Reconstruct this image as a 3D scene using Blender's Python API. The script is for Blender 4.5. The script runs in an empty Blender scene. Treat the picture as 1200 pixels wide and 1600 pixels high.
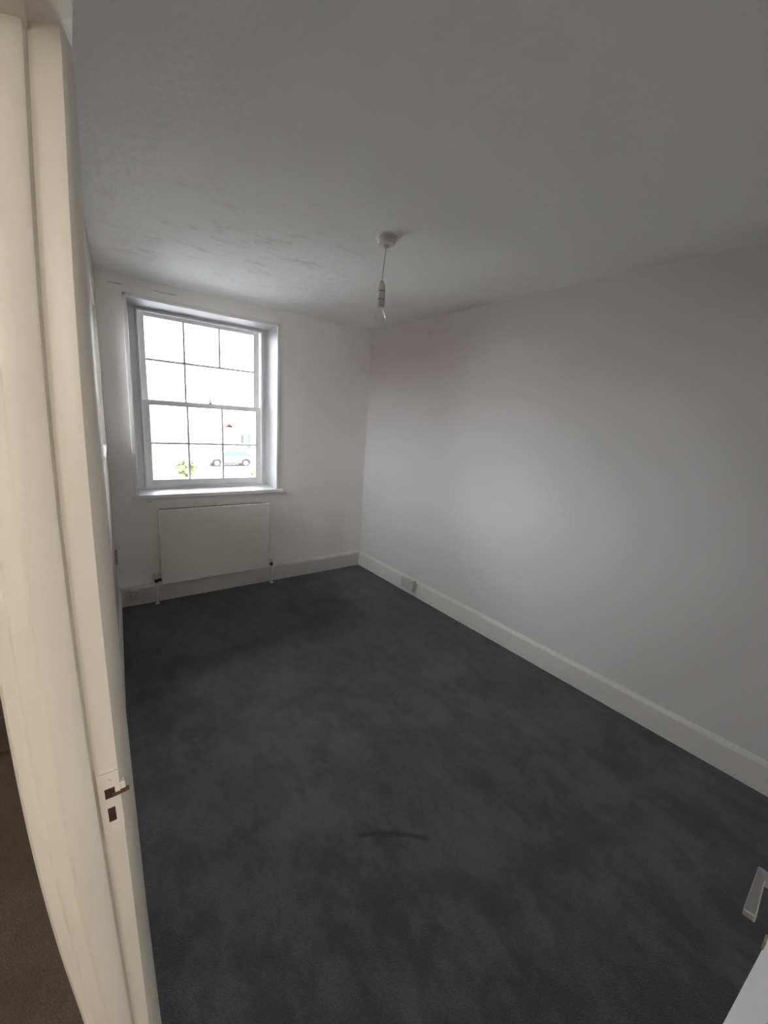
import bpy, bmesh, math, random
from mathutils import Vector, Matrix, noise

random.seed(4)
S = bpy.context.scene
COL = S.collection

# ------------------------------------------------------------------ camera
cam_d = bpy.data.cameras.new('camera')
cam = bpy.data.objects.new('camera', cam_d)
COL.objects.link(cam)
R_ = Vector((0.800, -0.596, 0.066)).normalized()          # camera right
F_ = Vector((0.594, 0.775, -0.215)).normalized()          # viewing direction
U_ = R_.cross(F_).normalized()
R_ = F_.cross(U_).normalized()
cam.matrix_world = Matrix(((R_.x, U_.x, -F_.x, 0.0),
                           (R_.y, U_.y, -F_.y, 0.0),
                           (R_.z, U_.z, -F_.z, 1.5),
                           (0, 0, 0, 1)))
cam_d.sensor_fit = 'HORIZONTAL'
cam_d.sensor_width = 36.0
cam_d.lens = 36.0 * 641.8 / 1200.0
cam_d.clip_start = 0.01
cam_d.clip_end = 600
S.camera = cam

# ------------------------------------------------------------------ sky, exposure
SKY = 9.0
W = bpy.data.worlds.new('overcast_sky')
S.world = W
W.use_nodes = True
nt = W.node_tree
nt.nodes.clear()
wo = nt.nodes.new('ShaderNodeOutputWorld')
bg = nt.nodes.new('ShaderNodeBackground')
tc = nt.nodes.new('ShaderNodeTexCoord')
sx = nt.nodes.new('ShaderNodeSeparateXYZ')
cr = nt.nodes.new('ShaderNodeValToRGB')
nt.links.new(tc.outputs['Generated'], sx.inputs[0])
nt.links.new(sx.outputs['Z'], cr.inputs[0])
cr.color_ramp.elements[0].position = 0.0
cr.color_ramp.elements[0].color = (0.88, 0.90, 0.93, 1)
cr.color_ramp.elements[1].position = 0.9
cr.color_ramp.elements[1].color = (1.0, 1.01, 1.03, 1)
nt.links.new(cr.outputs[0], bg.inputs['Color'])
bg.inputs['Strength'].default_value = SKY
nt.links.new(bg.outputs[0], wo.inputs[0])

S.view_settings.view_transform = 'Standard'
S.view_settings.look = 'None'
S.view_settings.exposure = 1.36
S.view_settings.gamma = 1.0
S.view_settings.use_curve_mapping = False
try:
    S.cycles.max_bounces = 16
    S.cycles.diffuse_bounces = 10
    S.cycles.transparent_max_bounces = 16
    S.cycles.caustics_reflective = False
    S.cycles.caustics_refractive = False
    S.cycles.sample_clamp_indirect = 6.0
except Exception:
    pass
HALL_FILL = 15.0  # glow of the added, unseen lamp behind the camera


# ------------------------------------------------------------------ materials
def node_mat(name):
    m = bpy.data.materials.new(name)
    m.use_nodes = True
    n = m.node_tree
    b = n.nodes['Principled BSDF']
    return m, n, b


def mat(name, col, rough=0.6, metal=0.0, var=0.03, scale=6.0, bump=0.0, bscale=80.0, spec=0.5, coat=0.0):
    m, n, b = node_mat(name)
    L = n.links
    t = n.nodes.new('ShaderNodeTexCoord')
    nz = n.nodes.new('ShaderNodeTexNoise')
    nz.inputs['Scale'].default_value = scale
    nz.inputs['Detail'].default_value = 4
    L.new(t.outputs['Object'], nz.inputs['Vector'])
    r = n.nodes.new('ShaderNodeValToRGB')
    r.color_ramp.elements[0].position = 0.3
    r.color_ramp.elements[1].position = 0.7
    lo = [max(0, c * (1 - var)) for c in col]
    hi = [min(1, c * (1 + var)) for c in col]
    r.color_ramp.elements[0].color = (*lo, 1)
    r.color_ramp.elements[1].color = (*hi, 1)
    L.new(nz.outputs['Fac'], r.inputs[0])
    L.new(r.outputs[0], b.inputs['Base Color'])
    b.inputs['Roughness'].default_value = rough
    b.inputs['Metallic'].default_value = metal
    b.inputs['Specular IOR Level'].default_value = spec
    b.inputs['Coat Weight'].default_value = coat
    if bump > 0:
        n2 = n.nodes.new('ShaderNodeTexNoise')
        n2.inputs['Scale'].default_value = bscale
        n2.inputs['Detail'].default_value = 3
        L.new(t.outputs['Object'], n2.inputs['Vector'])
        bp = n.nodes.new('ShaderNodeBump')
        bp.inputs['Strength'].default_value = bump
        bp.inputs['Distance'].default_value = 0.01
        L.new(n2.outputs['Fac'], bp.inputs['Height'])
        L.new(bp.outputs[0], b.inputs['Normal'])
    return m


class NT:
    """Small helper to chain math nodes."""
    def __init__(s, n):
        s.n = n

    def m(s, op, a, b=None, c=None, clamp=False):
        k = s.n.nodes.new('ShaderNodeMath')
        k.operation = op
        k.use_clamp = clamp
        for i, v in enumerate((a, b, c)):
            if v is None:
                continue
            if isinstance(v, (int, float)):
                k.inputs[i].default_value = v
            else:
                s.n.links.new(v, k.inputs[i])
        return k.outputs[0]

    def noise(s, vec, scale, detail=3, rough=0.5, stretch=None):
        if stretch:
            mp = s.n.nodes.new('ShaderNodeMapping')
            mp.inputs['Scale'].default_value = stretch
            s.n.links.new(vec, mp.inputs['Vector'])
            vec = mp.outputs[0]
        k = s.n.nodes.new('ShaderNodeTexNoise')
        k.inputs['Scale'].default_value = scale
        k.inputs['Detail'].default_value = detail
        k.inputs['Roughness'].default_value = rough
        s.n.links.new(vec, k.inputs['Vector'])
        return k.outputs['Fac']

    def ramp(s, v, a, b, lo=0.0, hi=1.0):
        k = s.n.nodes.new('ShaderNodeMapRange')
        k.interpolation_type = 'SMOOTHSTEP'
        s.n.links.new(v, k.inputs[0])
        for i, x in enumerate((a, b, lo, hi)):
            k.inputs[i + 1].default_value = x
        return k.outputs[0]

    def band(s, v, a, b, soft):
        """1 inside [a, b], soft edges."""
        return s.m('MULTIPLY', s.ramp(v, a - soft, a + soft), s.ramp(v, b - soft, b + soft, 1.0, 0.0))

    def mix(s, fac, a, b):
        k = s.n.nodes.new('ShaderNodeMix')
        k.data_type = 'RGBA'
        for sock, v in ((k.inputs[0], fac), (k.inputs[6], a), (k.inputs[7], b)):
            if hasattr(v, 'default_value') or hasattr(v, 'links'):
                s.n.links.new(v, sock)
            elif isinstance(v, (tuple, list)):
                sock.default_value = (*v, 1)
            else:
                sock.default_value = v
        return k.outputs[2]

    def bump(s, h, strength, dist, b):
        k = s.n.nodes.new('ShaderNodeBump')
        k.inputs['Strength'].default_value = strength
        k.inputs['Distance'].default_value = dist
        s.n.links.new(h, k.inputs['Height'])
        s.n.links.new(k.outputs[0], b.inputs['Normal'])


def plaster(name, col, marks=(), rough=0.85):
    """White emulsion on old plaster; marks = (axis, u0, u1, z0, z1, soft, strength, colour)."""
    m, n, b = node_mat(name)
    T = NT(n)
    g = n.nodes.new('ShaderNodeTexCoord')
    o = g.outputs['Object']
    sp = n.nodes.new('ShaderNodeSeparateXYZ')
    n.links.new(o, sp.inputs[0])
    base = T.mix(T.ramp(T.noise(o, 1.3, 4), 0.35, 0.7), [c * 0.975 for c in col], col)
    for (ax, u0, u1, z0, z1, soft, st, cc, wob) in marks:
        w = T.m('MULTIPLY_ADD', T.noise(o, 7.0, 3), wob, -wob * 0.5)
        u = T.m('ADD', sp.outputs[ax], w)
        z = T.m('ADD', sp.outputs[2], w)
        k = T.m('MULTIPLY', T.band(u, u0, u1, soft), T.band(z, z0, z1, soft))
        if st > 0.5:
            k = T.m('MULTIPLY', k, T.ramp(T.noise(o, 23.0, 4), 0.3, 0.6))
        base = T.mix(T.m('MULTIPLY', k, st), base, cc)
    n.links.new(base, b.inputs['Base Color'])
    b.inputs['Roughness'].default_value = rough
    b.inputs['Specular IOR Level'].default_value = 0.06
    h = T.m('ADD', T.m('MULTIPLY', T.noise(o, 2.2, 3), 2.0), T.m('MULTIPLY', T.noise(o, 60, 3), 0.12))
    T.bump(h, 0.35, 0.01, b)
    return m


GREYD = (0.22, 0.20, 0.18)
M = {}
M['wall_back'] = plaster('emulsion_window_wall', (0.92, 0.905, 0.89), marks=(
    (0, 0.265, 0.345, 2.262, 2.268, 0.004, 0.75, GREYD, 0.01),
    (0, 0.52, 0.66, 2.266, 2.271, 0.004, 0.75, GREYD, 0.012),
    (0, 0.41, 0.445, 0.795, 0.801, 0.003, 0.8, GREYD, 0.004),
    (0, 1.93, 2.16, 0.15, 0.62, 0.10, 0.20, (0.62, 0.59, 0.56), 0.06),
))
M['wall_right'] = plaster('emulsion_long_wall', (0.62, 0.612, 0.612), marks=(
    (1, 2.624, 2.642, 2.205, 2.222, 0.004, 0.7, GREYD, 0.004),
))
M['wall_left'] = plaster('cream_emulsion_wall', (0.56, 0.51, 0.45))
M['wall'] = plaster('emulsion_wall', (0.84, 0.83, 0.82))


def ceiling_mat():
    m, n, b = node_mat('ceiling_emulsion')
    T = NT(n)
    g = n.nodes.new('ShaderNodeTexCoord')
    o = g.outputs['Object']
    sp = n.nodes.new('ShaderNodeSeparateXYZ')
    n.links.new(o, sp.inputs[0])
    zone = T.m('MULTIPLY', T.band(sp.outputs[1], 1.9, 3.05, 0.35), T.band(sp.outputs[0], 0.1, 1.35, 0.3))
    st = T.ramp(T.noise(o, 4.5, 6, 0.7, (1.0, 2.0, 1.0)), 0.52, 0.68)
    base = T.mix(T.m('MULTIPLY', T.m('MULTIPLY', st, zone), 0.42), (0.80, 0.80, 0.79), (0.56, 0.50, 0.48))
    n.links.new(base, b.inputs['Base Color'])
    b.inputs['Roughness'].default_value = 0.9
    b.inputs['Specular IOR Level'].default_value = 0.2
    h = T.m('ADD', T.m('MULTIPLY', T.noise(o, 3.0, 4), 1.6), T.m('MULTIPLY', T.noise(o, 22, 5), 0.7))
    T.bump(h, 0.38, 0.014, b)
    return m


M['ceiling'] = ceiling_mat()


def carpet_mat(name, dark, light, mark=True):
    m, n, b = node_mat(name)
    T = NT(n)
    g = n.nodes.new('ShaderNodeTexCoord')
    o = g.outputs['Object']
    sp = n.nodes.new('ShaderNodeSeparateXYZ')
    n.links.new(o, sp.inputs[0])
    big = T.m('ADD', T.m('MULTIPLY', T.ramp(T.noise(o, 2.0, 6, 0.62), 0.40, 0.62), 0.5), T.m('MULTIPLY', T.ramp(T.noise(o, 8.0, 6, 0.7, (1.0, 0.6, 1.0)), 0.40, 0.60), 0.5))
    base = T.mix(big, dark, light)
    fine = T.noise(o, 260, 3)
    base = T.mix(T.m('MULTIPLY', T.ramp(fine, 0.38, 0.66), 0.55), base, [c * 0.55 for c in dark])
    if mark:
        # curved dark scuff on the carpet, and fainter ones near the window
        for (cx, cy, dx, dy, ln, hw, st) in ((0.85, 0.915, 0.80, -0.60, 0.135, 0.011, 0.75),
                                              (0.80, 0.945, 0.10, 1.0, 0.05, 0.02, 0.35),
                                              (1.62, 2.78, 0.93, -0.35, 0.20, 0.05, 0.40),
                                              (1.28, 2.50, 0.95, -0.30, 0.15, 0.03, 0.30)):
            rx = T.m('SUBTRACT', sp.outputs[0], cx)
            ry = T.m('SUBTRACT', sp.outputs[1], cy)
            a = T.m('ADD', T.m('MULTIPLY', rx, dx), T.m('MULTIPLY', ry, dy))
            c = T.m('ADD', T.m('MULTIPLY', rx, -dy), T.m('MULTIPLY', ry, dx))
            c = T.m('ADD', c, T.m('MULTIPLY', T.m('MULTIPLY', a, a), 0.8))
            c = T.m('ADD', c, T.m('MULTIPLY_ADD', T.noise(o, 22, 3), 0.03, -0.015))
            k = T.m('MULTIPLY', T.band(a, -ln, ln, 0.03), T.band(c, -hw, hw, hw))
            base = T.mix(T.m('MULTIPLY', k, st), base, [x * 0.5 for x in dark])
    n.links.new(base, b.inputs['Base Color'])
    b.inputs['Roughness'].default_value = 1.0
    b.inputs['Specular IOR Level'].default_value = 0.1
    b.inputs['Sheen Weight'].default_value = 0.2
    b.inputs['Sheen Roughness'].default_value = 0.5
    h = T.m('ADD', T.m('MULTIPLY', fine, 0.4), T.m('MULTIPLY', T.noise(o, 120, 3), 0.25))
    T.bump(h, 0.6, 0.010, b)
    return m


M['carpet'] = carpet_mat('charcoal_carpet', (0.058, 0.056, 0.061), (0.112, 0.109, 0.117))
M['hall_carpet'] = carpet_mat('brown_hall_carpet', (0.150, 0.120, 0.095), (0.205, 0.170, 0.138), mark=False)
M['cream'] = mat('aged_cream_gloss', (0.74, 0.70, 0.60), rough=0.38, var=0.03, scale=3, bump=0.12, bscale=35)
M['white_gloss'] = mat('white_gloss_woodwork', (0.83, 0.83, 0.82), rough=0.32, var=0.02, bump=0.06, bscale=40)
M['skirting'] = mat('white_satin_skirting', (0.67, 0.66, 0.64), rough=0.40, var=0.02, bump=0.05, bscale=30)
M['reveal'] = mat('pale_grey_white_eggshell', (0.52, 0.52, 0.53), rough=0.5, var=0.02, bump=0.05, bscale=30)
M['sash'] = mat('white_sash_paint', (0.86, 0.86, 0.86), rough=0.35, var=0.02, bump=0.05, bscale=50)
M['radiator'] = mat('radiator_enamel', (0.79, 0.77, 0.72), rough=0.35, var=0.015)
M['rad_dark'] = mat('radiator_grille_shadow_metal', (0.35, 0.33, 0.30), rough=0.5)
M['plastic'] = mat('white_plastic', (0.80, 0.79, 0.77), rough=0.35, var=0.01)
M['socket'] = mat('yellowed_white_plastic', (0.52, 0.50, 0.47), rough=0.4, var=0.02)
M['lamp_plastic'] = mat('aged_white_lamp_plastic', (0.66, 0.64, 0.61), rough=0.4, var=0.02)
M['pipe'] = mat('white_painted_pipe', (0.80, 0.79, 0.77), rough=0.35, var=0.02)
M['chrome'] = mat('chrome_valve', (0.62, 0.62, 0.62), rough=0.2, metal=1.0, var=0.02)
M['valve_dark'] = mat('dark_valve_collar', (0.035, 0.03, 0.028), rough=0.5)
M['satin'] = mat('satin_aluminium', (0.58, 0.58, 0.57), rough=0.33, metal=1.0, var=0.03, scale=30)
M['brass'] = mat('dull_brass', (0.50, 0.43, 0.28), rough=0.35, metal=0.9, var=0.06, scale=40)
M['rust'] = mat('rusty_brown_metal', (0.17, 0.075, 0.035), rough=0.6, metal=0.3, var=0.25, scale=180)
M['hole'] = mat('dark_mortice_wood', (0.045, 0.022, 0.014), rough=0.9, var=0.3, scale=120)
M['door_paint'] = mat('white_door_paint', (0.80, 0.80, 0.82), rough=0.35, var=0.02, bump=0.05, bscale=25)
M['cord'] = mat('white_flex', (0.78, 0.77, 0.75), rough=0.5)
M['slot'] = mat('dark_slot', (0.02, 0.02, 0.02), rough=0.7)


def glass_mat(name, tint=(1, 1, 1), cap=1.0, ior=1.45):
    m = bpy.data.materials.new(name)
    m.use_nodes = True
    n = m.node_tree
    n.nodes.clear()
    out = n.nodes.new('ShaderNodeOutputMaterial')
    tr = n.nodes.new('ShaderNodeBsdfTransparent')
    tr.inputs[0].default_value = (*tint, 1)
    gl = n.nodes.new('ShaderNodeBsdfGlossy')
    gl.inputs['Roughness'].default_value = 0.02
    fr = n.nodes.new('ShaderNodeFresnel')
    fr.inputs['IOR'].default_value = ior
    t = n.nodes.new('ShaderNodeTexCoord')
    nz = n.nodes.new('ShaderNodeTexNoise')
    nz.inputs['Scale'].default_value = 5
    n.links.new(t.outputs['Object'], nz.inputs['Vector'])
    bp = n.nodes.new('ShaderNodeBump')
    bp.inputs['Strength'].default_value = 0.03
    bp.inputs['Distance'].default_value = 0.01
    n.links.new(nz.outputs['Fac'], bp.inputs['Height'])
    n.links.new(bp.outputs[0], gl.inputs['Normal'])
    mx = n.nodes.new('ShaderNodeMixShader')
    cp = n.nodes.new('ShaderNodeMath')
    cp.operation = 'MINIMUM'
    cp.inputs[1].default_value = cap
    n.links.new(fr.outputs[0], cp.inputs[0])
    n.links.new(cp.outputs[0], mx.inputs[0])
    n.links.new(tr.outputs[0], mx.inputs[1])
    n.links.new(gl.outputs[0], mx.inputs[2])
    n.links.new(mx.outputs[0], out.inputs[0])
    return m


M['glass'] = glass_mat('old_window_glass', (0.96, 0.97, 0.97))
M['bulb'] = glass_mat('bulb_glass', (0.97, 0.97, 0.97), cap=0.22, ior=1.4)
M['carpaint'] = mat('pale_blue_car_paint', (0.058, 0.061, 0.085), rough=0.3, metal=0.1, coat=0.6)
M['tyre'] = mat('tyre_rubber', (0.03, 0.03, 0.032), rough=0.8)
M['alloy'] = mat('alloy_wheel', (0.6, 0.6, 0.62), rough=0.3, metal=0.6)
M['carglass'] = mat('car_window_glass', (0.05, 0.09, 0.11), rough=0.05)
M['asphalt'] = mat('pale_tarmac', (0.24, 0.24, 0.25), rough=0.9, var=0.08, scale=0.6)
M['grass'] = mat('lawn', (0.16, 0.20, 0.08), rough=0.95, var=0.2, scale=2)
M['kerb'] = mat('concrete_kerb', (0.40, 0.39, 0.37), rough=0.9)
M['render'] = mat('pale_render', (0.62, 0.58, 0.52), rough=0.9)
M['roof_red'] = mat('red_clay_roof', (0.33, 0.13, 0.10), rough=0.85, var=0.2, scale=2)
M['leaf'] = mat('shrub_leaf', (0.15, 0.16, 0.08), rough=0.7, var=0.4, scale=4)
M['bark'] = mat('shrub_bark', (0.09, 0.065, 0.05), rough=0.9)
M['darkwin'] = mat('distant_window_glass', (0.03, 0.035, 0.04), rough=0.1)
M['green_door'] = mat('dark_painted_door', (0.04, 0.05, 0.045), rough=0.5)


def brick_mat():
    m, n, b = node_mat('red_brickwork')
    T = NT(n)
    g = n.nodes.new('ShaderNodeTexCoord')
    mp = n.nodes.new('ShaderNodeMapping')
    mp.inputs['Rotation'].default_value = (math.pi / 2, 0, 0)
    n.links.new(g.outputs['Object'], mp.inputs[0])
    br = n.nodes.new('ShaderNodeTexBrick')
    br.inputs['Color1'].default_value = (0.26, 0.095, 0.06, 1)
    br.inputs['Color2'].default_value = (0.20, 0.075, 0.05, 1)
    br.inputs['Mortar'].default_value = (0.30, 0.26, 0.22, 1)
    br.inputs['Scale'].default_value = 1.0
    br.inputs['Brick Width'].default_value = 0.225
    br.inputs['Row Height'].default_value = 0.075
    br.inputs['Mortar Size'].default_value = 0.008
    n.links.new(mp.outputs[0], br.inputs['Vector'])
    n.links.new(br.outputs['Color'], b.inputs['Base Color'])
    b.inputs['Roughness'].default_value = 0.9
    return m


M['brick'] = brick_mat()


def fill_lamp_mat():
    m, n, b = node_mat('fill_globe_glow')
    b.inputs['Base Color'].default_value = (0.9, 0.88, 0.82, 1)
    b.inputs['Emission Color'].default_value = (1.0, 0.935, 0.84, 1)
    b.inputs['Emission Strength'].default_value = HALL_FILL
    return m


M['lamp'] = fill_lamp_mat()


# ------------------------------------------------------------------ mesh helpers
class MB:
    def __init__(s):
        s.v, s.f = [], []

    def add(s, vs, fs):
        o = len(s.v)
        s.v += [tuple(v) for v in vs]
        s.f += [tuple(i + o for i in f) for f in fs]
        return s

    def box(s, x0, x1, y0, y1, z0, z1):
        return s.add([(x0, y0, z0), (x1, y0, z0), (x1, y1, z0), (x0, y1, z0),
                      (x0, y0, z1), (x1, y0, z1), (x1, y1, z1), (x0, y1, z1)],
                     [(0, 3, 2, 1), (4, 5, 6, 7), (0, 1, 5, 4), (1, 2, 6, 5), (2, 3, 7, 6), (3, 0, 4, 7)])

    def hexa(s, p):
        return s.add(p, [(0, 3, 2, 1), (4, 5, 6, 7), (0, 1, 5, 4), (1, 2, 6, 5), (2, 3, 7, 6), (3, 0, 4, 7)])

    def loft(s, rings, closed=True, caps=True):
        n = len(rings[0])
        vs = [p for r in rings for p in r]
        fs = []
        for i in range(len(rings) - 1):
            for j in range(n if closed else n - 1):
                k = (j + 1) % n
                fs.append((i * n + j, i * n + k, (i + 1) * n + k, (i + 1) * n + j))
        if caps:
            fs.append(tuple(range(n - 1, -1, -1)))
            fs.append(tuple(range((len(rings) - 1) * n, len(rings) * n)))
        return s.add(vs, fs)

    def lathe(s, prof, o=(0, 0, 0), seg=24, axis='z'):
        rings = []
        for r, z in prof:
            ring = []
            for i in range(seg):
                a = 2 * math.pi * i / seg
                x, y = max(r, 1e-5) * math.cos(a), max(r, 1e-5) * math.sin(a)
                p = {'z': (x, y, z), 'y': (x, z, y), 'x': (z, x, y)}[axis]
                ring.append((p[0] + o[0], p[1] + o[1], p[2] + o[2]))
            rings.append(ring)
        return s.loft(rings)

    def tube(s, pts, r, seg=10):
        pts = [Vector(p) for p in pts]
        rings = []
        for i, p in enumerate(pts):
            t = (pts[min(i + 1, len(pts) - 1)] - pts[max(i - 1, 0)]).normalized()
            a = t.cross(Vector((0.13, 0.97, 0.21))).normalized()
            b = t.cross(a).normalized()
            rr = r[i] if isinstance(r, (list, tuple)) else r
            rings.append([p + a * rr * math.cos(2 * math.pi * j / seg) + b * rr * math.sin(2 * math.pi * j / seg)
                          for j in range(seg)])
        return s.loft(rings)

    def build(s, name, m, parent=None, bevel=0.0, smooth=False, seg=2, loc=None):
        me = bpy.data.meshes.new(name)
        me.from_pydata(s.v, [], s.f)
        bm = bmesh.new()
        bm.from_mesh(me)
        bmesh.ops.recalc_face_normals(bm, faces=bm.faces)
        if bevel > 0:
            es = [e for e in bm.edges if len(e.link_faces) == 2 and e.calc_face_angle(0) > 0.6]
            bmesh.ops.bevel(bm, geom=es, offset=bevel, segments=seg, profile=0.5, affect='EDGES', clamp_overlap=True)
        bm.to_mesh(me)
        bm.free()
        if smooth:
            for p in me.polygons:
                p.use_smooth = True
            try:
                me.set_sharp_from_angle(angle=math.radians(40))
            except Exception:
                pass
        me.materials.append(m)
        o = bpy.data.objects.new(name, me)
        COL.objects.link(o)
        if parent is not None:
            o.parent = parent
            o.matrix_parent_inverse = Matrix.Translation(-Vector(parent.location))
        if loc:
            o.location = loc
        return o


def empty(name, loc=(0, 0, 0)):
    o = bpy.data.objects.new(name, None)
    o.empty_display_size = 0.05
    o.location = loc
    COL.objects.link(o)
    return o


def tag(o, label, cat=None, group=None, kind=None):
    o['label'] = label
    if cat:
        o['category'] = cat
    if group:
        o['group'] = group
    if kind:
        o['kind'] = kind
    return o


def structure(o, label=None, cat=None):
    o['kind'] = 'structure'
    if label:
        o['label'] = label
    if cat:
        o['category'] = cat
    return o


# ------------------------------------------------------------------ room shell
XR, YB, H = 2.348, 3.442, 2.325        # right wall, window wall, ceiling height
YN = -0.45                             # near wall
WO = 0.42                              # window wall thickness


def xl(y):
    """Room face of the slightly skewed left wall."""
    return -0.020 + 0.0735 * (y - 0.62)


structure(MB().box(-0.06, XR + 0.1, YN - 0.1, YB + 0.02, -0.12, 0.0).build('floor', M['carpet']),
          'worn charcoal grey fitted carpet covering the whole bedroom floor', 'floor')
structure(MB().box(-0.20, XR + 0.1, YN - 0.1, YB + WO, H, H + 0.12).build('ceiling', M['ceiling']),
          'white painted ceiling with faint brown brush stains near the window', 'ceiling')

WX0, WX1, WZ0, WZ1 = 0.354, 1.418, 0.845, 2.200
b = MB()
b.box(-0.25, WX0, YB, YB + WO, -0.12, H)
b.box(WX1, XR + 0.1, YB, YB + WO, -0.12, H)
b.box(WX0, WX1, YB, YB + WO, -0.12, WZ0 - 0.02)
b.box(WX0, WX1, YB, YB + WO, WZ1, H)
structure(b.build('wall_back', M['wall_back']), 'white end wall holding the large sash window above the radiator', 'wall')
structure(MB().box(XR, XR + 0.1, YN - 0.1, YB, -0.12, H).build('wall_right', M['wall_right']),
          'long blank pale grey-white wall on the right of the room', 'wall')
structure(MB().box(-0.15, XR, YN - 0.1, YN, -0.12, H).build('wall_front', M['wall']),
          'white wall behind the open door', 'wall')

# left wall: skewed partition with the doorway and a side window near the far corner
DY0, DY1, DZ = -0.215, 0.625, 1.905
SY0, SY1, SZ0, SZ1 = 2.64, 3.375, 1.22, 2.09


def lw(b, y0, y1, z0, z1, t0, t1):
    b.hexa([(xl(y0) - t0, y0, z0), (xl(y0), y0, z0), (xl(y1), y1, z0), (xl(y1) - t1, y1, z0),
            (xl(y0) - t0, y0, z1), (xl(y0), y0, z1), (xl(y1), y1, z1), (xl(y1) - t1, y1, z1)])


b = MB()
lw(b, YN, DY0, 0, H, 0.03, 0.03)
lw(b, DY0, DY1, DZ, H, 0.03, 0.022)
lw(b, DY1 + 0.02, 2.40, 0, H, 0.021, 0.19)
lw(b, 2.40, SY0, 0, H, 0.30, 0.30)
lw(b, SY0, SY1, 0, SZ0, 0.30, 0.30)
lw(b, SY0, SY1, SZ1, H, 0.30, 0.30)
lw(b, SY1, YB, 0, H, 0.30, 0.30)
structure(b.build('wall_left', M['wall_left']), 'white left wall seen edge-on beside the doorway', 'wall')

# skirting boards -------------------------------------------------------------
def skirting(name, p0, p1, nrm, label, h=0.150, t=0.018):
    p0, p1, nrm = Vector(p0), Vector(p1), Vector(nrm)
    prof = [(0, 0.0), (t, 0.0), (t, h - 0.022), (t * 0.75, h - 0.010), (t * 0.55, h - 0.002), (t * 0.3, h), (0, h)]
    rings = [[(p + nrm * a) + Vector((0, 0, z)) for a, z in prof] for p in (p0, p1)]
    o = MB().loft(rings).build(name, M['skirting'])
    return structure(o, label, 'skirting board')


skirting('baseboard_back', (xl(YB), YB, 0), (XR, YB, 0), (0, -1, 0), 'white skirting board under the radiator and window')
skirting('baseboard_right', (XR, YN, 0), (XR, YB - 0.018, 0), (-1, 0, 0), 'long white skirting board along the right wall')
skirting('baseboard_left', (xl(0.70), 0.70, 0), (xl(YB - 0.02), YB - 0.02, 0), (1, -0.0735, 0), 'white skirting board on the left wall beyond the doorway')
skirting('baseboard_front', (0.06, YN, 0), (XR - 0.018, YN, 0), (0, 1, 0), 'white skirting board behind the open door')

# ------------------------------------------------------------------ doorway lining (old, bowed)
ZK = [0.0, 0.3, 0.45, 0.5, 0.6, 0.7, 0.8, 0.9, 1.0, 1.1, 1.2, 1.3, 1.4, 1.5, 1.6, 1.7, 1.78, 1.862]


def cubic(c, z):
    return ((c[0] * z + c[1]) * z + c[2]) * z + c[3]


def interp(tab, z):
    if z <= tab[0][0]:
        return tab[0][1]
    for (a, va), (c, vc) in zip(tab, tab[1:]):
        if z <= c:
            return va + (vc - va) * (z - a) / (c - a)
    return tab[-1][1]


GT = [(0.0, 0.020), (0.3, 0.0143), (0.5, 0.0073), (0.7, -0.0007), (0.9, -0.0084), (1.1, -0.0146), (1.3, -0.0181),
      (1.5, -0.0177), (1.7, -0.0122), (1.862, -0.0032)]
ST = [(0.0, 0.039), (0.3, 0.0332), (0.5, 0.0294), (0.7, 0.0246), (0.9, 0.0197), (1.1, 0.0156), (1.3, 0.0133),
      (1.5, 0.0138), (1.7, 0.0179), (1.862, 0.0245)]
ET = [(0.0, 0.056), (0.3, 0.0491), (0.5, 0.0427), (0.7, 0.0373), (0.9, 0.0330), (1.1, 0.0299), (1.3, 0.0281),
      (1.5, 0.0275), (1.7, 0.0284), (1.862, 0.0300)]
LT = [(0.0, -0.036), (0.5, -0.0488), (0.7, -0.0711), (0.9, -0.0853), (1.1, -0.0916), (1.3, -0.0935), (1.5, -0.0930),
      (1.7, -0.088), (1.862, -0.080)]


def smooth_tab(tab, z):
    """Average the piecewise table a little so the bow is a fair curve."""
    return sum(interp(tab, z + d) for d in (-0.08, -0.04, 0, 0.04, 0.08)) / 5


YJ = 0.600      # plane of the rebate that the door closes into
ZR = [i * 1.862 / 44 for i in range(45)]
rings = []
for z in ZR:
    g, s_, e, l = (smooth_tab(t, z) for t in (GT, ST, ET, LT))
    w = g - l
    ring = [(l - 0.004, YJ + 0.060), (l - 0.001, YJ + 0.010), (l + 0.003, YJ + 0.005), (l + w * 0.20, YJ + 0.004), (l + w * 0.25, YJ - 0.001),
            (l + w * 0.44, YJ - 0.003), (l + w * 0.50, YJ - 0.008), (l + w * 0.53, YJ - 0.012),
            (g - 0.006, YJ - 0.012), (g - 0.0025, YJ - 0.010), (g - 0.001, YJ - 0.004), (g + 0.0005, YJ + 0.0035), (g + 0.003, YJ + 0.0015), (g + 0.006, YJ),
            (s_ - 0.002, YJ), (s_ + 0.001, YJ + 0.003), (s_ + (e - s_) * 0.45, YJ + 0.010),
            (e - 0.002, YJ + 0.021), (e * 1.05 + 0.0005, YJ + 0.032), (e * 1.05, YJ + 0.060)]
    rings.append([(x, y, z) for x, y in ring])
frame = structure(MB().loft(rings).build('trim_1', M['cream'], smooth=True),
                  'bowed cream painted door frame at the left edge, lock keep set in it', 'door frame')
# head of the lining over the camera, the same steps, and the near post
g1, s1, e1, l1 = (smooth_tab(t, 1.862) for t in (GT, ST, ET, LT))
def head(name, x0, za, x1, zb, y1, top):
    b = MB()
    y0 = DY0 - 0.03
    b.hexa([(x0, y0, za), (x1, y0, zb), (x1, y1, zb), (x0, y1, za), (x0, y0, top), (x1, y0, top), (x1, y1, top), (x0, y1, top)])
    return b.build(name, M['cream'], frame, bevel=0.0015)


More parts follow.
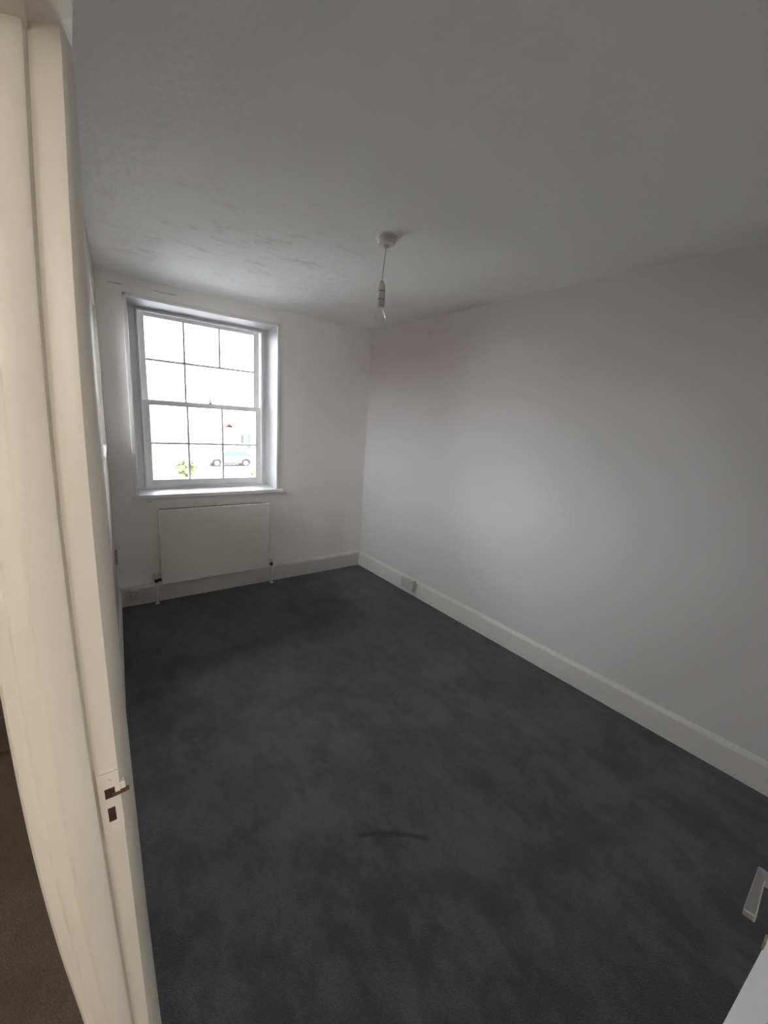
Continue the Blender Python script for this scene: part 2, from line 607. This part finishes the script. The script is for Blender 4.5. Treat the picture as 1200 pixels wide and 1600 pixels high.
head('head_stop', l1 + 0.035, 1.830, g1 + 0.001, 1.841, YJ + 0.03, 1.93)
head('head_lining', g1 - 0.001, 1.847, e1 + 0.002, 1.860, YJ + 0.055, 1.93)
head('head_architrave', l1 - 0.002, 1.822, l1 + 0.036, 1.826, YJ + 0.05, 1.94)
b = MB()
b.box(-0.085, 0.0, DY0, DY0 + 0.03, 0, 1.85)
b.box(0.0, 0.032, DY0, DY0 + 0.018, 0, 1.85)
b.build('hinge_post', M['cream'], frame, bevel=0.003)

# strike plate in the rebate
b = MB()
px = lambda z, u: smooth_tab(GT, z) + 0.0062 + u      # along the face, from its left edge
yp = YJ - 0.0016
UA, UB = -0.0030, 0.0205


def slab_uz(b, u0, u1, za, zb, ya, yb_, n=4):
    for i in range(n):
        a, c = za + (zb - za) * i / n, za + (zb - za) * (i + 1) / n
        b.hexa([(px(a, u0), ya, a), (px(a, u1), ya, a), (px(a, u1), yb_, a), (px(a, u0), yb_, a),
                (px(c, u0), ya, c), (px(c, u1), ya, c), (px(c, u1), yb_, c), (px(c, u0), yb_, c)])


def strip(za, zb, ua, ub):
    slab_uz(b, ua, ub, za, zb, yp, yp + 0.003)


b = MB()
L0, L1, LU0, LU1 = 0.9520, 0.9690, 0.0022, 0.0145       # latch hole
B0, B1, BU0, BU1 = 0.9115, 0.9360, 0.0030, 0.0122       # bolt hole
strip(L1, 0.9945, UA, UB)
strip(L0, L1, UA, LU0)
strip(L0, L1, LU1, UB)
strip(B1, L0, UA, UB)
strip(B0, B1, UA, BU0)
strip(B0, B1, BU1, UB)
strip(0.9010, B0, UA, UB)
for i in range(8):       # rounded lower right corner
    a, c = i / 8, (i + 1) / 8
    za, zb = 0.9010 - 0.0085 * a, 0.9010 - 0.0085 * c
    strip(zb, za, UA, UB - 0.011 * (1 - math.sqrt(1 - ((a + c) / 2) ** 2)))
plate = b.build('strike_plate', M['cream'], frame)
plate['label'] = 'painted-over lock keep plate with two dark holes'
b = MB()
slab_uz(b, LU0 - 0.0002, LU1 + 0.0002, L0 - 0.0002, L1 + 0.0002, yp + 0.0007, yp + 0.0022)
b.build('latch_hole', M['hole'], plate)
b = MB()
slab_uz(b, BU0 - 0.0002, BU1 + 0.0002, B0 - 0.0002, B1 + 0.0002, yp + 0.0007, yp + 0.0022)
b.build('bolt_hole', M['hole'], plate)
b = MB()
xa, xb = px(0.956, LU1 - 0.004), 0.0275
b.hexa([(xa, yp - .0006, 0.9525), (xb, yp + 0.0005, 0.9535), (xb, yp + 0.0040, 0.9535), (xa, yp + .0010, 0.9525),
        (xa, yp - .0006, 0.9592), (xb, yp + 0.0005, 0.9585), (xb, yp + 0.0040, 0.9585), (xa, yp + .0010, 0.9592)])
lip = b.build('strike_lip', M['rust'], plate)
lip['label'] = 'rusty brown lip of the lock keep'
b = MB()   # painted flange above the lip
slab_uz(b, UB - 0.001, UB + 0.007, 0.9600, 0.9720, yp + 0.0003, yp + 0.0100)
b.build('strike_flange', M['cream'], plate, bevel=0.0008)
b = MB()   # raised rim along the left and top edge of the plate, thick with paint
slab_uz(b, UA - 0.0012, UA + 0.0004, 0.8935, 0.9940, yp - 0.0006, yp + 0.002)
slab_uz(b, UA - 0.0012, UB, 0.9935, 0.9955, yp - 0.0008, yp + 0.002, 1)
b.build('painted_rim', M['cream'], plate)
bs = MB()
for zz in (0.981, 0.903):
    bs.lathe([(0.0034, 0), (0.0034, -0.0006), (0.0028, -0.0012), (0, -0.0013)], (px(zz, 0.008), yp, zz), 12, 'y')
bs.build('screw', M['cream'], plate, smooth=True)

# ------------------------------------------------------------------ open door (twisted old leaf)
HP = Vector((0.035, -0.155, 0))


def door_pt(u, z, off):
    """u along the leaf 0..1, off = distance behind the face that looks at the doorway."""
    lean = -0.070 * (z - 0.68)
    fx, fy = 0.772, 0.007 + lean
    x = HP.x + (fx - HP.x) * u
    y = HP.y + (fy - HP.y) * u
    d = Vector((fx - HP.x, fy - HP.y)).normalized()
    return (x + d.y * off, y - d.x * off, z)


def door_slab(b, u0, u1, za, zb, o0, o1, nz=6, nu=4):
    for i in range(nz):
        for j in range(nu):
            a, c = za + (zb - za) * i / nz, za + (zb - za) * (i + 1) / nz
            p, q = u0 + (u1 - u0) * j / nu, u0 + (u1 - u0) * (j + 1) / nu
            b.hexa([door_pt(p, a, o0), door_pt(q, a, o0), door_pt(q, a, o1), door_pt(p, a, o1),
                    door_pt(p, c, o0), door_pt(q, c, o0), door_pt(q, c, o1), door_pt(p, c, o1)])


b = MB()
door_slab(b, 0.0, 0.15, 0.012, 1.845, 0.0, 0.040)
door_slab(b, 0.85, 1.0, 0.012, 1.845, 0.0, 0.040)
for za, zb in ((0.012, 0.22), (0.80, 0.98), (1.73, 1.845)):
    door_slab(b, 0.15, 0.85, za, zb, 0.0, 0.040, 1)
door_slab(b, 0.43, 0.57, 0.22, 0.80, 0.0, 0.040)
door_slab(b, 0.43, 0.57, 0.98, 1.73, 0.0, 0.040)
door = structure(b.build('door_1', M['door_paint']), 'white panelled door standing open at the lower right corner', 'door')
for (u0, u1) in ((0.15, 0.43), (0.57, 0.85)):
    for (za, zb) in ((0.22, 0.80), (0.98, 1.73)):
        b = MB()
        door_slab(b, u0, u1, za, zb, 0.012, 0.028, 3, 2)
        b.build('door_panel', M['door_paint'], door)
b = MB()
dp = Vector(door_pt(0.92, 0.93, 0))
b.lathe([(0.024, -0.002), (0.024, 0.004), (0.020, 0.007), (0.0, 0.007)], (dp.x, dp.y, 0.93), 24, 'y')
b.build('handle_rose', M['satin'], door, smooth=True)
b = MB()
b.hexa([(0.700, dp.y + .002, 0.921), (0.719, dp.y + .002, 0.921), (0.721, 0.0285, 0.921), (0.702, 0.0185, 0.921),
        (0.700, dp.y + .002, 0.931), (0.719, dp.y + .002, 0.931), (0.721, 0.0285, 0.931), (0.702, 0.0185, 0.931)])
b.hexa([(0.634, 0.0137, 0.921), (0.702, 0.0180, 0.921), (0.721, 0.0287, 0.921), (0.633, 0.0262, 0.921),
        (0.634, 0.0137, 0.931), (0.702, 0.0180, 0.931), (0.721, 0.0287, 0.931), (0.633, 0.0262, 0.931)])
b.build('lever_handle', M['satin'], door, bevel=0.0012)['label'] = 'flat satin metal lever handle'
b = MB().box(0.7685, 0.7850, -0.022, 0.0028, 0.766, 0.781)
b.build('latch_bolt', M['brass'], door, bevel=0.001)['label'] = 'dull brass latch bolt'

# ------------------------------------------------------------------ window in the end wall
win = structure(empty('window_1', ((WX0 + WX1) / 2, YB, WZ0)), 'tall white sliding sash window of small panes in the end wall', 'window')
ZT, ZB = WZ1, WZ0
b = MB()   # box frame behind the reveal
b.box(WX0, 0.434, 3.695, 3.83, ZB, ZT)
b.box(1.384, WX1, 3.695, 3.83, ZB, ZT)
b.box(0.434, 1.384, 3.695, 3.83, 2.183, ZT)
b.box(0.434, 1.384, 3.72, 3.83, ZB - 0.01, 0.858)
b.build('box_frame', M['sash'], win, bevel=0.003)
b = MB()   # staff bead round the sashes
b.box(0.434, 0.449, 3.680, 3.703, 0.858, 2.183)
b.box(1.371, 1.384, 3.680, 3.703, 0.858, 2.183)
b.box(0.434, 1.384, 3.680, 3.703, 2.170, 2.186)
b.box(0.434, 1.384, 3.672, 3.700, 0.852, 0.868)
b.build('staff_bead', M['white_gloss'], win, bevel=0.004)

GX0, GX1 = 0.497, 1.327
CX = (0.769, 1.041)
BW = 0.009


def sash(name, y0, y1, zb, zt, gzb, gzt, row, gaps, label):
    b = MB()
    b.box(0.444, GX0, y0, y1, zb, zt)
    b.box(GX1, 1.376, y0, y1, zb, zt)
    b.box(GX0, GX1, y0, y1, zb, gzb)
    b.box(GX0, GX1, y0, y1, gzt, zt)
    o = b.build(name, M['sash'], win, bevel=0.003)
    ym = (y0 + y1) / 2
    xs = (GX0, CX[0], CX[1], GX1)
    zs = (gzb, row, gzt)
    def bar(vertical, c, a0, a1):
        f, k = BW * 0.85, BW * 1.05
        ya, yc = ym - 0.016, ym + 0.012
        if vertical:
            return MB().hexa([(c - f, ya, a0), (c + f, ya, a0), (c + k, yc, a0), (c - k, yc, a0),
                              (c - f, ya, a1), (c + f, ya, a1), (c + k, yc, a1), (c - k, yc, a1)])
        return MB().hexa([(a0, ya, c - f), (a1, ya, c - f), (a1, yc, c - k), (a0, yc, c - k),
                          (a0, ya, c + f), (a1, ya, c + f), (a1, yc, c + k), (a0, yc, c + k)])
    bar(False, row, GX0, GX1).build('glazing_bar', M['sash'], o, bevel=0.0015)
    for i, cx in enumerate(CX):
        for r in range(2):
            if (i, r) in gaps:
                continue
            bar(True, cx, zs[r], zs[r + 1]).build('glazing_bar', M['sash'], o, bevel=0.0015)
    for r in range(2):
        c = 0
        while c < 3:
            c2 = c + 1
            while c2 < 3 and (c2 - 1, r) in gaps:
                c2 += 1
            MB().box(xs[c] - 0.004, xs[c2] + 0.004, ym + 0.003, ym + 0.006, zs[r] - 0.004, zs[r + 1] + 0.004).build('pane', M['glass'], o)
            c = c2
    return o


up = sash('upper_sash', 3.752, 3.792, 1.512, 2.190, 1.548, 2.152, 1.846, {(1, 0)}, 'upper sash')
lo = sash('lower_sash', 3.706, 3.746, 0.858, 1.543, 0.922, 1.506, 1.213, set(), 'lower sash')
b = MB()   # sash fastener on the meeting rail
b.box(0.925, 0.975, 3.712, 3.740, 1.543, 1.549)
b.lathe([(0.012, 1.549), (0.012, 1.556), (0.007, 1.560), (0.005, 1.572), (0.008, 1.578), (0.006, 1.584), (0.0, 1.586)], (0.950, 3.726, 0), 14)
b.box(0.948, 0.952, 3.726, 3.775, 1.552, 1.557)
b.build('fastener', M['brass'], win, smooth=True)
b = MB()   # window board with a rounded nosing and returned ends
b.box(WX0, WX1, YB - 0.002, 3.725, WZ0 - 0.022, WZ0 + 0.008)
b.box(WX0 - 0.037, WX1 + 0.055, YB - 0.026, YB + 0.0, WZ0 - 0.022, WZ0 + 0.008)
b.build('window_sill', M['white_gloss'], win, bevel=0.004, seg=3)
b = MB()   # bead on the arris of the reveal
for (x0, x1, za, zb) in ((WX0 - 0.020, WX0 + 0.006, WZ0 + 0.008, WZ1 + 0.022), (WX1 - 0.004, WX1 + 0.022, WZ0 + 0.008, WZ1 + 0.022),
                         (WX0 - 0.020, WX1 + 0.022, WZ1 - 0.004, WZ1 + 0.022)):
    b.box(x0, x1, YB - 0.008, YB + 0.012, za, zb)
b.build('reveal_bead', M['white_gloss'], win, bevel=0.006, seg=3)
b = MB()   # smooth lining boards of the reveal
b.box(WX1 - 0.003, WX1 + 0.01, YB + 0.01, 3.70, WZ0, WZ1)
b.box(WX0 - 0.01, WX0 + 0.003, YB + 0.01, 3.70, WZ0, WZ1)
b.box(WX0 - 0.01, WX1 + 0.01, YB + 0.01, 3.70, WZ1 - 0.003, WZ1 + 0.01)
b.build('reveal_lining', M['reveal'], win)

# side window in the left wall, only its far reveal shows past the door frame
win2 = structure(empty('window_2', (xl(3.0) - 0.2, (SY0 + SY1) / 2, SZ0)), 'narrow sliver of a bright side window beside the door frame', 'window')
b = MB()
lwx = lambda y, t: xl(y) - t


def lwbox(b, y0, y1, z0, z1, t0, t1):
    b.hexa([(lwx(y0, t1), y0, z0), (lwx(y0, t0), y0, z0), (lwx(y1, t0), y1, z0), (lwx(y1, t1), y1, z0),
            (lwx(y0, t1), y0, z1), (lwx(y0, t0), y0, z1), (lwx(y1, t0), y1, z1), (lwx(y1, t1), y1, z1)])


lwbox(b, SY0, SY0 + 0.05, SZ0, SZ1, 0.22, 0.27)
lwbox(b, SY1 - 0.05, SY1, SZ0, SZ1, 0.22, 0.27)
lwbox(b, SY0 + 0.05, SY1 - 0.05, SZ0, SZ0 + 0.05, 0.22, 0.27)
lwbox(b, SY0 + 0.05, SY1 - 0.05, SZ1 - 0.05, SZ1, 0.22, 0.27)
lwbox(b, SY0 + 0.05, SY1 - 0.05, 1.64, 1.68, 0.22, 0.27)
b.build('window_frame', M['sash'], win2, bevel=0.003)
for za, zb in ((SZ0 + 0.05, 1.64), (1.68, SZ1 - 0.05)):
    b = MB()
    lwbox(b, SY0 + 0.046, SY1 - 0.046, za - 0.004, zb + 0.004, 0.243, 0.246)
    b.build('pane', M['glass'], win2)
b = MB()
lwbox(b, SY0, SY1, SZ0 - 0.02, SZ0 + 0.004, -0.004, 0.22)
b.build('window_sill', M['white_gloss'], win2, bevel=0.003)

# ------------------------------------------------------------------ radiator
RX0, RX1, RZ0, RZ1 = 0.469, 1.324, 0.160, 0.752
rad = tag(empty('radiator', ((RX0 + RX1) / 2, YB - 0.05, RZ0)), 'cream white flat panel radiator on the end wall under the sash window', 'radiator')
b = MB().box(RX0, RX1, 3.350, 3.366, RZ0, RZ1 - 0.004)
b.build('front_panel', M['radiator'], rad, bevel=0.006, seg=3)
b = MB().box(RX0 + 0.012, RX1 - 0.012, 3.396, 3.410, RZ0 + 0.02, RZ1 - 0.02)
b.build('back_panel', M['radiator'], rad, bevel=0.004)
for x in (RX0 + 0.004, RX1 - 0.012):
    MB().box(x, x + 0.008, 3.366, 3.412, RZ0 + 0.012, RZ1 - 0.008).build('side_panel', M['radiator'], rad, bevel=0.002)
b = MB()
nsl = 34
for i in range(nsl):
    x = RX0 + 0.02 + (RX1 - RX0 - 0.04) * i / (nsl - 1)
    b.box(x - 0.004, x + 0.004, 3.368, 3.408, RZ1 - 0.010, RZ1 - 0.006)
b.box(RX0 + 0.008, RX1 - 0.008, 3.367, 3.372, RZ1 - 0.016, RZ1 - 0.005)
b.box(RX0 + 0.008, RX1 - 0.008, 3.405, 3.411, RZ1 - 0.016, RZ1 - 0.005)
b.build('top_grille', M['rad_dark'], rad)
b = MB()
for i in range(28):   # convector fins behind the face
    x = RX0 + 0.03 + (RX1 - RX0 - 0.06) * i / 27
    b.box(x - 0.001, x + 0.001, 3.366, 3.396, RZ0 + 0.05, RZ1 - 0.03)
b.build('convector_fins', M['rad_dark'], rad)['kind'] = 'stuff'
for x in (RX0 + 0.15, RX1 - 0.15):
    MB().box(x - 0.012, x + 0.012, 3.410, 3.4235, RZ0 + 0.08, RZ1 - 0.08).build('wall_bracket', M['radiator'], rad)
# left: thermostatic valve, right: lockshield
VX, VY = RX0 - 0.034, 3.385
b = MB()
b.lathe([(0.010, 0.175), (0.012, 0.178), (0.012, 0.200), (0.010, 0.205)], (VX, VY, 0), 16)
b.tube([(VX, VY, 0.190), (RX0 + 0.02, VY, 0.190)], 0.009, 12)
v = b.build('valve', M['valve_dark'], rad, smooth=True)
v['label'] = 'dark valve body at the radiator foot'
b = MB().lathe([(0.013, 0.203), (0.017, 0.208), (0.017, 0.245), (0.015, 0.252), (0.008, 0.255), (0, 0.256)], (VX, VY, 0), 18)
b.build('valve_head', M['plastic'], v, smooth=True)['label'] = 'white valve head'
VX2 = RX1 + 0.032
b = MB()
b.lathe([(0.009, 0.165), (0.011, 0.168), (0.011, 0.192), (0.009, 0.196)], (VX2, VY, 0), 16)
b.tube([(VX2, VY, 0.182), (RX1 - 0.02, VY, 0.182)], 0.008, 12)
v = b.build('valve', M['valve_dark'], rad, smooth=True)
b = MB().lathe([(0.009, 0.195), (0.011, 0.198), (0.011, 0.222), (0.008, 0.228), (0, 0.229)], (VX2, VY, 0), 18)
b.build('valve_head', M['plastic'], v, smooth=True)
for x, zt in ((VX, 0.176), (VX2, 0.166)):
    p = MB().tube([(x, VY, -0.002), (x, VY, zt)], 0.0075, 12).build('pipe', M['pipe'], rad, smooth=True)
    MB().lathe([(0.018, 0.0), (0.018, 0.003), (0.010, 0.006)], (x, VY, 0), 16).build('pipe_collar', M['plastic'], p, smooth=True)


# ------------------------------------------------------------------ sockets
def socket(name, o, u, n, w, h, label, group=None, cat='socket', depth=0.028):
    """o = centre on the wall face, u = along the wall, n = out of the wall."""
    o, u, n = Vector(o), Vector(u).normalized(), Vector(n).normalized()
    up_ = Vector((0, 0, 1))
    root = tag(empty(name, o), label, cat, group)

    def slab(w0, w1, z0, z1, d0, d1):
        b = MB()
        b.hexa([tuple(o + u * a + n * d + up_ * z) for z in (z0, z1) for a, d in ((w0, d0), (w1, d0), (w1, d1), (w0, d1))])
        return b
    slab(-w / 2 + .003, w / 2 - .003, -h / 2 + .003, h / 2 - .003, 0, depth).build('back_box', M['socket'], root, bevel=0.003)
    fp = slab(-w / 2, w / 2, -h / 2, h / 2, depth, depth + 0.009).build('face_plate', M['socket'], root, bevel=0.003)
    k = 2 if w > 0.12 else 1
    for i in range(k):
        c = (i - (k - 1) / 2) * w * 0.48
        b = MB()
        for (a, z, ww, hh) in ((c, 0.012, 0.004, 0.009), (c - 0.011, -0.010, 0.007, 0.005), (c + 0.011, -0.010, 0.007, 0.005)):
            q = slab(a - ww / 2, a + ww / 2, z - hh / 2, z + hh / 2, depth + 0.0085, depth + 0.0094)
            b.add(q.v, q.f)
        b.build('pin_holes', M['slot'], fp)
        slab(c - 0.012 + (0.028 if i else -0.028) * 0, c + 0.012, 0.022, 0.034, depth + 0.008, depth + 0.0115).build('switch', M['socket'], fp, bevel=0.001)
    return root


socket('double_socket', (0.338, YB - 0.018, 0.095), (1, 0, 0), (0, -1, 0), 0.150, 0.082,
       'white double socket on the skirting board left of the radiator')
socket('double_socket', (XR - 0.018, 2.585, 0.104), (0, -1, 0), (-1, 0, 0), 0.160, 0.100,
       'white double socket on the skirting board of the long right wall', depth=0.032)
sy = 3.26
socket('single_socket', (xl(sy), sy, 0.455), (0.0735, 1, 0), (1, -0.0735, 0), 0.088, 0.088,
       'small white socket on the left wall, its edge catching light beside the door frame', depth=0.008)

# ------------------------------------------------------------------ pendant lamp
PX, PY = 1.229, 1.722
pen = tag(empty('pendant_lamp', (PX, PY, H)), 'white pendant light with a bare bulb hanging from the ceiling', 'lamp')
b = MB().lathe([(0.050, 0.0), (0.050, -0.006), (0.046, -0.010), (0.041, -0.024), (0.036, -0.030), (0.014, -0.033), (0.010, -0.046), (0.004, -0.048)], (PX, PY, H), 32)
b.build('ceiling_rose', M['lamp_plastic'], pen, smooth=True)
LX, LY = 1.216, 1.720
b = MB().tube([(PX, PY, H - 0.045), (PX - 0.004, PY, 2.24), (LX + 0.001, LY, 2.17), (LX, LY, 2.130)], 0.0028, 8)
b.build('flex', M['cord'], pen, smooth=True)
b = MB()
b.lathe([(0.005, 2.139), (0.010, 2.134), (0.0145, 2.122), (0.0160, 2.110), (0.0160, 2.0955), (0.0145, 2.0950), (0.0145, 2.0935), (0.0168, 2.0930),
         (0.0172, 2.060), (0.0158, 2.0595), (0.0158, 2.0555), (0.0175, 2.0550), (0.0185, 2.026), (0.0175, 2.024), (0.0, 2.024)], (LX, LY, 0), 28)
lh = b.build('lamp_holder', M['lamp_plastic'], pen, smooth=True)
MB().lathe([(0.0148, 2.0956), (0.0163, 2.0954), (0.0163, 2.0934), (0.0148, 2.0932)], (LX, LY, 0), 28).build('retaining_ring', M['slot'], lh)
MB().lathe([(0.0160, 2.0596), (0.0172, 2.0594), (0.0172, 2.0557), (0.0160, 2.0555)], (LX, LY, 0), 28).build('retaining_ring', M['rad_dark'], lh)
b = MB().lathe([(0.0125, 2.026), (0.0125, 2.015), (0.016, 2.006), (0.0225, 1.994), (0.0262, 1.982), (0.0265, 1.972), (0.024, 1.960), (0.017, 1.950), (0.009, 1.9455), (0.0, 1.945)],
               (LX, LY, 0), 28)
b.build('bulb', M['bulb'], pen, smooth=True)['label'] = 'clear glass bulb'

# ------------------------------------------------------------------ hall outside the doorway
structure(MB().box(-1.35, -0.06, -1.9, 2.42, -0.12, -0.001).build('floor_hall', M['hall_carpet']),
          'brown carpet of the hall seen past the door frame at lower left', 'floor')
structure(MB().box(-1.35, 0.0, -1.9, 2.42, 2.5, 2.6).build('ceiling_hall', M['wall']), 'white hall ceiling', 'ceiling')
structure(MB().box(-1.45, -1.35, -1.9, 2.42, -0.12, 2.6).build('wall_hall_left', M['wall']), 'hall side wall', 'wall')
structure(MB().box(-1.35, 0.0, -2.0, -1.9, -0.12, 2.6).build('wall_hall_front', M['wall']), 'hall wall behind the viewer', 'wall')
structure(MB().box(-0.12, -0.02, -1.9, YN - 0.1, -0.12, 2.6).build('wall_hall_right', M['wall']), 'hall wall beside the doorway', 'wall')
b = MB()
b.box(-1.35, -0.10, 2.42, 2.52, -0.12, 2.6)
structure(b.build('wall_hall_back', M['wall']), 'end wall of the hall', 'wall')
b = MB()
b.box(-1.3, -0.11, 2.12, 2.42, 0.0, 0.19)
b.box(-1.3, -0.11, 2.38, 2.42, 0.19, 0.38)
tag(b.build('carpeted_step', M['hall_carpet'], bevel=0.012), 'brown carpeted step at the far end of the hall', 'step')
LPX, LPY, LPZ = -0.12, -0.95, 1.75  # lamp added out of view in the hall to brighten the door frame
lamp = tag(empty('hall_fill_lamp', (LPX, LPY, LPZ)), 'added globe lamp, unseen behind the viewer, lighting the door frame', 'lamp')
MB().lathe([(0.06, 0), (0.06, -0.02), (0.02, -0.03), (0.02, -0.10)], (LPX, LPY, LPZ), 24, 'x').build('wall_plate', M['plastic'], lamp, smooth=True)
MB().lathe([(0.13 * math.sin(math.pi * i / 14), 0.13 * math.cos(math.pi * i / 14)) for i in range(15)], (LPX - 0.20, LPY, LPZ), 24).build(
    'globe', M['lamp'], lamp, smooth=True)

# ------------------------------------------------------------------ street outside, first floor view
GZ = -3.3
structure(MB().box(-120, 160, -60, 220, GZ - 0.3, GZ).build('ground', M['asphalt']), 'pale tarmac car park below the window', 'ground')
b = MB().box(-30, 7.4, 27.0, 34.0, GZ, GZ + 0.06)
structure(b.build('lawn', M['grass']), 'strip of grass beside the car park', 'lawn')


def car(name, loc, label):
    root = tag(empty(name, loc), label, 'car')
    L_, Wd = 4.3, 1.72
    # lower body with wheel arches: extruded side outline
    def arch(cx, r=0.37, n=9):
        return [(cx - r * math.cos(math.pi * i / n), 0.30 + r * math.sin(math.pi * i / n)) for i in range(n + 1)]
    out = [(0.05, 0.28)] + arch(0.80) + arch(3.30) + [(4.25, 0.28), (4.30, 0.55), (4.24, 0.80), (4.10, 0.90), (3.55, 0.95), (1.0, 0.93), (0.35, 0.84), (0.06, 0.70), (0.0, 0.5)]
    def side(pts, y):
        return [(loc[0] + x, loc[1] + y, loc[2] + z) for x, z in pts]
    b = MB()
    cx = [(x, z) for x, z in out]
    b.loft([side(cx, -Wd / 2 + 0.03), side(cx, -Wd / 2), side(cx, Wd / 2), side(cx, Wd / 2 - 0.03)][1:3])
    body = b.build('body', M['carpaint'], root)
    cab = [(0.95, 0.92), (1.65, 1.38), (1.95, 1.45), (2.95, 1.45), (3.35, 1.38), (3.95, 0.94)]
    b = MB()
    b.loft([side(cab, -Wd / 2 + 0.10), side(cab, Wd / 2 - 0.10)])
    b.build('cabin', M['carpaint'], root, bevel=0.02)
    for q in ([(1.15, 0.98), (1.72, 1.35), (2.22, 1.38), (2.22, 0.98)], [(2.30, 0.98), (2.30, 1.38), (2.92, 1.38), (3.28, 1.33), (3.6, 0.98)]):
        for yy in (-Wd / 2 + 0.095, Wd / 2 - 0.105):
            MB().loft([side(q, yy), side(q, yy + 0.01)]).build('window', M['carglass'], root)
    for wx in (0.80, 3.30):
        for yy in (-Wd / 2 + 0.10, Wd / 2 - 0.10):
            o = (loc[0] + wx, loc[1] + yy, loc[2] + 0.31)
            w = MB().lathe([(0.20, -0.10), (0.29, -0.10), (0.31, -0.07), (0.31, 0.07), (0.29, 0.10), (0.20, 0.10)], o, 28, 'y').build('wheel', M['tyre'], root, smooth=True)
            MB().lathe([(0.0, -0.105), (0.05, -0.108), (0.19, -0.098), (0.205, -0.08), (0.205, 0.08), (0.0, 0.09)], o, 20, 'y').build('hubcap', M['alloy'], w, smooth=True)
    MB().box(loc[0] + 0.02, loc[0] + 0.05, loc[1] - 0.7, loc[1] - 0.4, loc[2] + 0.60, loc[2] + 0.72).build('head_lamp', M['alloy'], root)
    MB().box(loc[0] + 0.3, loc[0] + 4.0, loc[1] - 0.75, loc[1] + 0.75, loc[2] + 0.22, loc[2] + 0.30).build('underbody', M['tyre'], root)
    return root


car('parked_car', (9.10, 38.0, GZ), 'blue grey car parked beyond the lower panes of the sash window')


def house(name, x0, x1, y0, y1, h, roof_h, wallm, roofm, label, wins, overhang=0.3):
    root = tag(empty(name, ((x0 + x1) / 2, (y0 + y1) / 2, GZ)), label, 'building')
    MB().box(x0, x1, y0, y1, GZ, GZ + h).build('walls', wallm, root)
    ym = (y0 + y1) / 2
    z = GZ + h
    b = MB()
    o = overhang
    b.loft([[(x, y0 - o, z - 0.05), (x, ym, z + roof_h), (x, y1 + o, z - 0.05), (x, y1 + o, z - 0.25), (x, ym, z + roof_h - 0.25), (x, y0 - o, z - 0.25)] for x in (x0 - o, x1 + o)])
    b.build('roof', roofm, root)
    for (wx, wz, ww, wh, kind) in wins:
        f = MB()
        f.box(wx - 0.08, wx + ww + 0.08, y0 - 0.05, y0 - 0.001, GZ + wz - 0.08, GZ + wz + wh + 0.08)
        fo = f.build('window' if kind == 'w' else 'door', M['sash'] if kind == 'w' else M['kerb'], root)
        MB().box(wx, wx + ww, y0 - 0.07, y0 - 0.045, GZ + wz, GZ + wz + wh).build('pane' if kind == 'w' else 'door_leaf', M['darkwin'] if kind == 'w' else M['green_door'], fo)
    return root


house('small_house', 17.7, 25.5, 56.0, 62.0, 2.55, 0.85, M['render'], M['roof_red'],
      'low pale building with a red roof behind the parked car',
      [(18.05, 0.6, 0.35, 1.2, 'w'), (18.85, 0.0, 0.55, 1.9, 'd'), (20.4, 0.9, 0.8, 1.1, 'w'), (22.8, 0.9, 0.8, 1.1, 'w')])
house('brick_house', -4.0, 6.0, 44.0, 52.0, 6.2, 2.6, M['brick'], M['roof_red'],
      'red brick house showing at the left edge of the sash window',
      [(x, z, 1.0, 1.4, 'w') for z in (0.9, 3.7) for x in (-2.8, -0.2, 2.4, 4.7)])
house('brick_terrace', -32.0, -20.0, -4.0, 26.0, 5.0, 2.2, M['brick'], M['roof_red'],
      'red brick terrace outside the narrow side window', [(x, z, 1.0, 1.4, 'w') for z in (0.9, 3.7) for x in (-30.0, -26.0, -22.0)])


def shrub(name, loc, h, r, label, n=420):
    root = tag(empty(name, loc), label, 'shrub', None)
    rnd = random.Random(hash(name) % 1000 + int(loc[0] * 10))
    b = MB()
    for i in range(5):
        a = i * 1.26
        b.tube([(loc[0], loc[1], loc[2]), (loc[0] + 0.25 * r * math.cos(a), loc[1] + 0.25 * r * math.sin(a), loc[2] + h * 0.45),
                (loc[0] + 0.6 * r * math.cos(a), loc[1] + 0.6 * r * math.sin(a), loc[2] + h * 0.8)], [0.05, 0.035, 0.015], 6)
    b.build('stem', M['bark'], root)
    b = MB()
    for i in range(n):
        a, t, q = rnd.random() * 6.283, rnd.random(), rnd.random() ** 0.5
        z = loc[2] + h * (0.18 + 0.82 * t)
        rr = r * q * math.sin(math.pi * (0.15 + 0.8 * t))
        c = Vector((loc[0] + rr * math.cos(a), loc[1] + rr * math.sin(a), z))
        d = Vector((rnd.uniform(-1, 1), rnd.uniform(-1, 1), rnd.uniform(-0.6, 1))).normalized()
        e = d.cross(Vector((rnd.uniform(-1, 1), rnd.uniform(-1, 1), rnd.uniform(-1, 1)))).normalized()
        s = 0.16
        b.add([c - d * s, c + e * s * 0.5, c + d * s, c - e * s * 0.5], [(0, 1, 2, 3)])
    f = b.build('foliage', M['leaf'], root)
    f['kind'] = 'stuff'
    return root


shrub('shrub', (6.3, 31.5, GZ), 1.2, 0.8, 'yellow green shrub beyond the lower left panes of the sash window')
shrub('shrub', (9.4, 26.0, GZ), 1.3, 0.55, 'small dark shrub beyond the lower right pane of the sash window')
